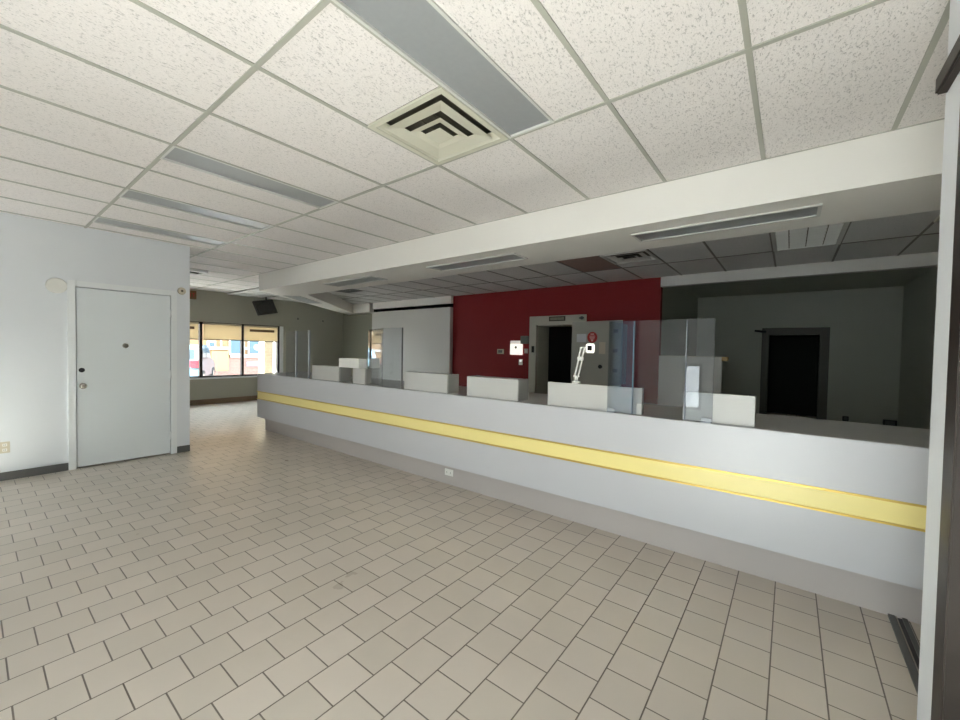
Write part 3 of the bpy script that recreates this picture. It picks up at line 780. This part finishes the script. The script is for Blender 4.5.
# far lobby vent with a lowered flap
t = thing('ceiling_vent', 'dark ceiling vent opening with white flap by the white wall corner', 'air vent', ((FV[0] + FV[1]) / 2, (FV[2] + FV[3]) / 2, H))
b = nb(); ring(b, FV[0] + .003, FV[1] - .003, FV[2] + .003, FV[3] - .003, H - .008, H + .01, .03); part('frame', b, M['light_frame'], t)
b = nb(); box(b, FV[0] + .01, FV[1] - .01, FV[2] + .01, FV[3] - .01, H + .12, H + .13); box(b, FV[0] + .01, FV[1] - .01, FV[3] - .02, FV[3] - .01, H + .01, H + .12); part('duct', b, M['black'], t, 'dark duct opening')
b = nb(); box(b, FV[0] + .04, FV[1] - .04, FV[2] + .035, FV[2] + .15, H - .035, H - .028); box(b, FV[0] + .04, FV[1] - .04, FV[2] + .035, FV[2] + .04, H - .028, H + .012); part('flap', b, M['frame_white'], t, 'white flap')

# rear louvred troffer
t = thing('louver_light', 'louvred white fluorescent fixture in the rear ceiling above the recess', 'ceiling light', (5.44, -.105, HR))
x0, x1, y0, y1 = TRO[0]
b = nb(); ring(b, x0 + .004, x1 - .004, y0 + .004, y1 - .004, HR - .008, HR + .09, .035); part('frame', b, M['light_frame'], t)
b = nb(); box(b, x0 + .01, x1 - .01, y0 + .01, y1 - .01, HR + .09, HR + .1); part('reflector', b, M['lens_white'], t)
for k in range(1, 4):
    yy = y0 + (y1 - y0) * k / 4
    b = nb(); prism(b, [(yy - .012, HR + .07), (yy + .012, HR + .07), (yy + .004, HR), (yy - .004, HR)], 0, x0 + .04, x1 - .04); part('louver', b, M['chrome'], t)
for k in range(1, 9):
    xx = x0 + (x1 - x0) * k / 9
    b = nb(); box(b, xx - .003, xx + .003, y0 + .04, y1 - .04, HR + .002, HR + .05); part('cross_blade', b, M['light_frame'], t)
for yy in (y0 + .16, y1 - .16):
    b = nb(); cyl(b, (x0 + .05, yy, HR + .075), (x1 - .05, yy, HR + .075), .013, seg=12); part('tube', b, M['lens_white'], t)
t = thing('strip_light', 'small surface strip light at the far right of the rear ceiling', 'ceiling light', (5.3, -1.1, HR))
b = nb(); box(b, 4.85, 5.45, -1.25, -1.0, HR - .03, HR - .007); part('housing', b, M['cream'], t, bevel=.004)
b = nb(); box(b, 4.87, 5.43, -1.23, -1.02, HR - .036, HR - .03); part('lens', b, M['lens'], t)

# ------------------------------------------------------------------ far wall fittings
t = thing('exit_sign', 'small brown exit sign with red letters above the far window', 'exit sign', (3.2, YF, 2.5))
b = nb(); box(b, 3.03, 3.335, YF - .05, YF, 2.50, 2.695); cs = part('case', b, M['exit_case'], t, bevel=.004)
def letters(bm, spec, x, z, s, y):
    for ch in spec:
        segs = {'E': [(0, .2, 0, 1), (.2, .8, 0, .18), (.2, .7, .41, .59), (.2, .8, .82, 1)], 'I': [(.3, .5, 0, 1)], 'T': [(.3, .5, 0, .82), (0, .8, .82, 1)]}.get(ch)
        if segs:
            for a, c, d, e in segs: box(bm, x + a * s * .7, x + c * s * .7, y - .003, y, z + d * s, z + e * s)
        else:
            for sg in (1, -1):
                prism(bm, [(x + (0 if sg > 0 else .56) * s, z), (x + (.14 if sg > 0 else .42) * s, z), (x + (.56 if sg > 0 else 0) * s, z + s), (x + (.42 if sg > 0 else .14) * s, z + s)], 1, y - .003, y)
        x += s * .68
b = nb(); letters(b, 'EXIT', 3.06, 2.545, .095, YF - .05); part('letters', b, M['exit_red'], cs, 'red letters EXIT')

t = thing('television', 'small black television hung tilted above the far window', 'television', (4.67, 10.5, 2.42))
yaw, tilt, roll = -.29, -.32, .20
n = Vector((math.sin(yaw), math.cos(yaw), 0)); r = Vector((math.cos(yaw), -math.sin(yaw), 0))
up = Vector((0, 0, 1)) * math.cos(tilt) - n * math.sin(tilt)
r2 = r * math.cos(roll) + up * math.sin(roll); u2 = up * math.cos(roll) - r * math.sin(roll); n2 = r2.cross(u2)
tm = Matrix.Translation((4.67, 10.5, 2.42)) @ Matrix(((r2.x, u2.x, n2.x, 0), (r2.y, u2.y, n2.y, 0), (r2.z, u2.z, n2.z, 0), (0, 0, 0, 1)))
# local x right, y up, z towards the viewer side
b = nb(); box(b, -.30, .30, -.185, .185, -.06, 0, 0, tm); part('case', b, M['black'], t, bevel=.006)
b = nb(); box(b, -.275, .275, -.16, .165, 0, .002, 0, tm); part('screen', b, M['screen'], t)
b = nb(); p = tm @ Vector((0, .0, -.06)); q = Vector((4.78, 10.75, 2.55)); cyl(b, p, q, .022); cyl(b, q, (4.78, 10.75, H - .006), .02); box(b, 4.70, 4.86, 10.67, 10.83, H - .012, H - .006); part('mount', b, M['black'], t)
for x, z, lab in ((5.81, 2.225, 'small dark wall anchor right of the television'), (6.58, 2.21, 'small dark wall anchor farther right, nearer the wall corner')):
    t = thing('wall_anchor', lab, 'wall anchor', (x, YF, z)); b = nb(); cyl(b, (x, YF, z), (x, YF - .01, z), .03, .025); part('cap', b, M['base_grey'], t)

# ------------------------------------------------------------------ outside
b = nb(); box(b, -60, 60, -60, 80, -.35, -.12); struct('floor_street', b, M['asphalt'], 'grey asphalt car park outside the windows', 'ground')
b = nb(); box(b, -5, 30, YF + .3, 13.2, -.12, .1); struct('floor_sidewalk', b, M['walk'], 'pale concrete kerb strip outside the far window', 'pavement')
t = thing('shop_building', 'tan shop building across the street beyond the far window', 'building', (9, 22, -.12))
b = nb(); box(b, -2, 26, 22, 30, -.12, 5.5); part('wall', b, M['tan_stucco'], t)
b = nb(); box(b, -2, 26, 21.95, 22, -.12, .80); part('brick_base', b, M['pink_brick'], t)
b = nb(); box(b, -2, 26, 21.93, 22, 1.22, 1.36); part('band', b, M['band_white'], t)
b = nb(); box(b, 8.06, 26, 21.90, 22, .82, .98); part('band', b, M['band_white'], t)
for x in (6.2, 7.62, 8.0):
    b = nb(); box(b, x, x + .07, 21.94, 22, 1.36, 3.2); part('batten', b, M['band_white'], t)
b = nb(); box(b, 7.06, 7.42, 21.9, 22, 1.30, 1.64); part('notice_board', b, M['band_white'], t); b = nb(); box(b, 7.14, 7.34, 21.88, 21.9, 1.38, 1.56); part('notice_panel', b, M['ext_blue'], t)
b = nb(); box(b, 7.25, 7.96, 21.9, 22, .2, 1.15); part('door', b, M['ext_yellow'], t, 'yellow door')
for x0, x1 in ((8.06, 8.62), (8.92, 9.66), (10.0, 10.8)):
    b = nb(); box(b, x0 - .06, x1 + .06, 21.88, 22, .98, 1.9); f = part('shop_window', b, M['band_white'], t)
    b = nb(); box(b, x0, x1, 21.86, 21.88, 1.05, 1.84); part('pane', b, M['ext_blue'], f)
b = nb(); cyl(b, (9.27, 21.86, 1.36), (9.27, 21.84, 1.36), .15, seg=24); part('round_emblem', b, M['band_white'], t, 'white round emblem')
b = nb(); box(b, 8.8, 9.75, 21.9, 21.95, .38, .62); part('vent_panel', b, mat('lilac_panel', (132, 122, 132), .7), t)
t = thing('brick_pillar', 'tan brick pillar outside the right end of the far window', 'pillar', (5.86, 13, -.12))
b = nb(); box(b, 5.70, 6.02, 12.9, 13.3, -.12, 3.2); part('shaft', b, M['tan_brick'], t); b = nb(); box(b, 5.66, 6.06, 12.86, 13.34, -.12, .25); part('plinth', b, M['walk'], t)
t = thing('porch_post', 'white post outside beside the tan brick pillar', 'post', (5.63, 12, -.12))
b = nb(); box(b, 5.57, 5.69, 11.94, 12.06, .1, 3.2); part('shaft', b, M['band_white'], t); b = nb(); box(b, 5.53, 5.73, 11.9, 12.1, .1, .25); part('foot', b, M['band_white'], t)
t = thing('parked_car', 'teal parked car seen through the far window at left', 'car', (4.93, 16, -.12))
hm = Matrix.Translation((4.93, 16, -.12)) @ Matrix.Rotation(math.radians(65), 4, 'Z')
prof = [(0, .35), (.05, .75), (.12, .98), (.35, 1.42), (.75, 1.55), (2.0, 1.55), (2.75, 1.05), (3.7, .95), (4.1, .75), (4.15, .35)]
b = nb(); prism(b, prof, 1, 0, 1.75, 0, hm); bd = part('body', b, M['car'], t, bevel=.04)
b = nb(); prism(b, [(.5, 1.05), (.55, 1.4), (1.3, 1.46), (1.3, 1.05)], 1, -.01, 0, 0, hm); prism(b, [(1.4, 1.05), (1.4, 1.46), (1.95, 1.44), (2.5, 1.05)], 1, -.01, 0, 0, hm); part('side_window', b, M['car_glass'], bd)
b = nb(); prism(b, [(.17, 1.08), (.335, 1.38), (.325, 1.385), (.155, 1.085)], 1, .2, 1.55, 0, hm); part('rear_window', b, M['car_glass'], bd)
for y0, y1 in ((0, .28), (1.47, 1.75)):
    b = nb(); box(b, .0, .14, y0 - .012 if y0 == 0 else y0, y1 if y0 == 0 else y1 + .012, .78, 1.02, 0, hm); part('tail_light', b, M['tail'], bd, 'red tail light')
for x in (.75, 3.35):
    for y0, y1 in ((-.02, .2), (1.55, 1.77)):
        b = nb(); cyl(b, hm @ Vector((x, y0, .32)), hm @ Vector((x, y1, .32)), .32, seg=28); wl = part('wheel', b, M['tyre'], t)
        b = nb(); yo = y0 - .004 if y0 < 0 else y1 + .004
        cyl(b, hm @ Vector((x, yo, .32)), hm @ Vector((x, yo + (.006 if y0 < 0 else -.006), .32)), .2, seg=20); part('hub', b, M['chrome'], wl)

# ------------------------------------------------------------------ daylight
wd = bpy.data.worlds.new('daylight_sky'); SC.world = wd; wd.use_nodes = True
nt = wd.node_tree; bg = nt.nodes['Background']
tc = nt.nodes.new('ShaderNodeTexCoord'); sp = nt.nodes.new('ShaderNodeSeparateXYZ'); nt.links.new(tc.outputs['Generated'], sp.inputs[0])
rm = nt.nodes.new('ShaderNodeValToRGB'); rm.color_ramp.elements[0].color = (.92, .95, 1, 1); rm.color_ramp.elements[1].color = (.87, .90, 1, 1)
nt.links.new(sp.outputs['Z'], rm.inputs['Fac']); nt.links.new(rm.outputs['Color'], bg.inputs['Color']); bg.inputs['Strength'].default_value = SKY
sl = bpy.data.lights.new('sun', 'SUN'); sl.energy = SUN; sl.angle = math.radians(1.5); sl.color = (.96, .965, 1)
so = bpy.data.objects.new('sun', sl); COL.objects.link(so); so.location = (-12, 3, 12); so.rotation_euler = (0, -math.radians(46), 0)
def portal(name, loc, rot, sx, sy):
    l = bpy.data.lights.new(name, 'AREA'); l.shape = 'RECTANGLE'; l.size = sx; l.size_y = sy; l.cycles.is_portal = True
    o = bpy.data.objects.new(name, l); COL.objects.link(o); o.location = loc; o.rotation_euler = rot
portal('window_daylight', ((WX0 + WX1) / 2, YF + .2, (WZ0 + WZ1) / 2), (-math.pi / 2, 0, 0), WX1 - WX0, WZ1 - WZ0)
for (a, c), (z0, z1) in zip(SW, SWZ): portal('window_daylight', (XL - .2, (a + c) / 2, (z0 + z1) / 2), (0, -math.pi / 2, 0), z1 - z0, c - a)

# ------------------------------------------------------------------ camera
yaw, pit, rol = math.radians(52.18758), math.radians(-1.42649), math.radians(1.04491)
fw = Vector((math.sin(yaw) * math.cos(pit), math.cos(yaw) * math.cos(pit), math.sin(pit)))
r = fw.cross(Vector((0, 0, 1))).normalized(); u = r.cross(fw)
r2 = r * math.cos(rol) + u * math.sin(rol); u2 = u * math.cos(rol) - r * math.sin(rol)
cd = bpy.data.cameras.new('camera'); cam = bpy.data.objects.new('camera', cd); COL.objects.link(cam)
cam.matrix_world = Matrix(((r2.x, u2.x, -fw.x, 0), (r2.y, u2.y, -fw.y, 0), (r2.z, u2.z, -fw.z, 1.43), (0, 0, 0, 1)))
cd.sensor_fit = 'HORIZONTAL'; cd.sensor_width = 36; cd.lens = 399.333 * 36 / 960; cd.clip_start = .05; cd.clip_end = 300
SC.camera = cam

for o in bpy.data.objects:
    if '_w' in o: del o['_w']

SC.view_settings.view_transform = 'Standard'; SC.view_settings.look = 'None'
SC.view_settings.gamma = 1; SC.view_settings.use_curve_mapping = False
SC.view_settings.exposure = 2.06
cy = SC.cycles
cy.use_denoising = True
cy.max_bounces = 12; cy.diffuse_bounces = 8; cy.glossy_bounces = 4; cy.transparent_max_bounces = 16; cy.transmission_bounces = 4
cy.sample_clamp_indirect = 6
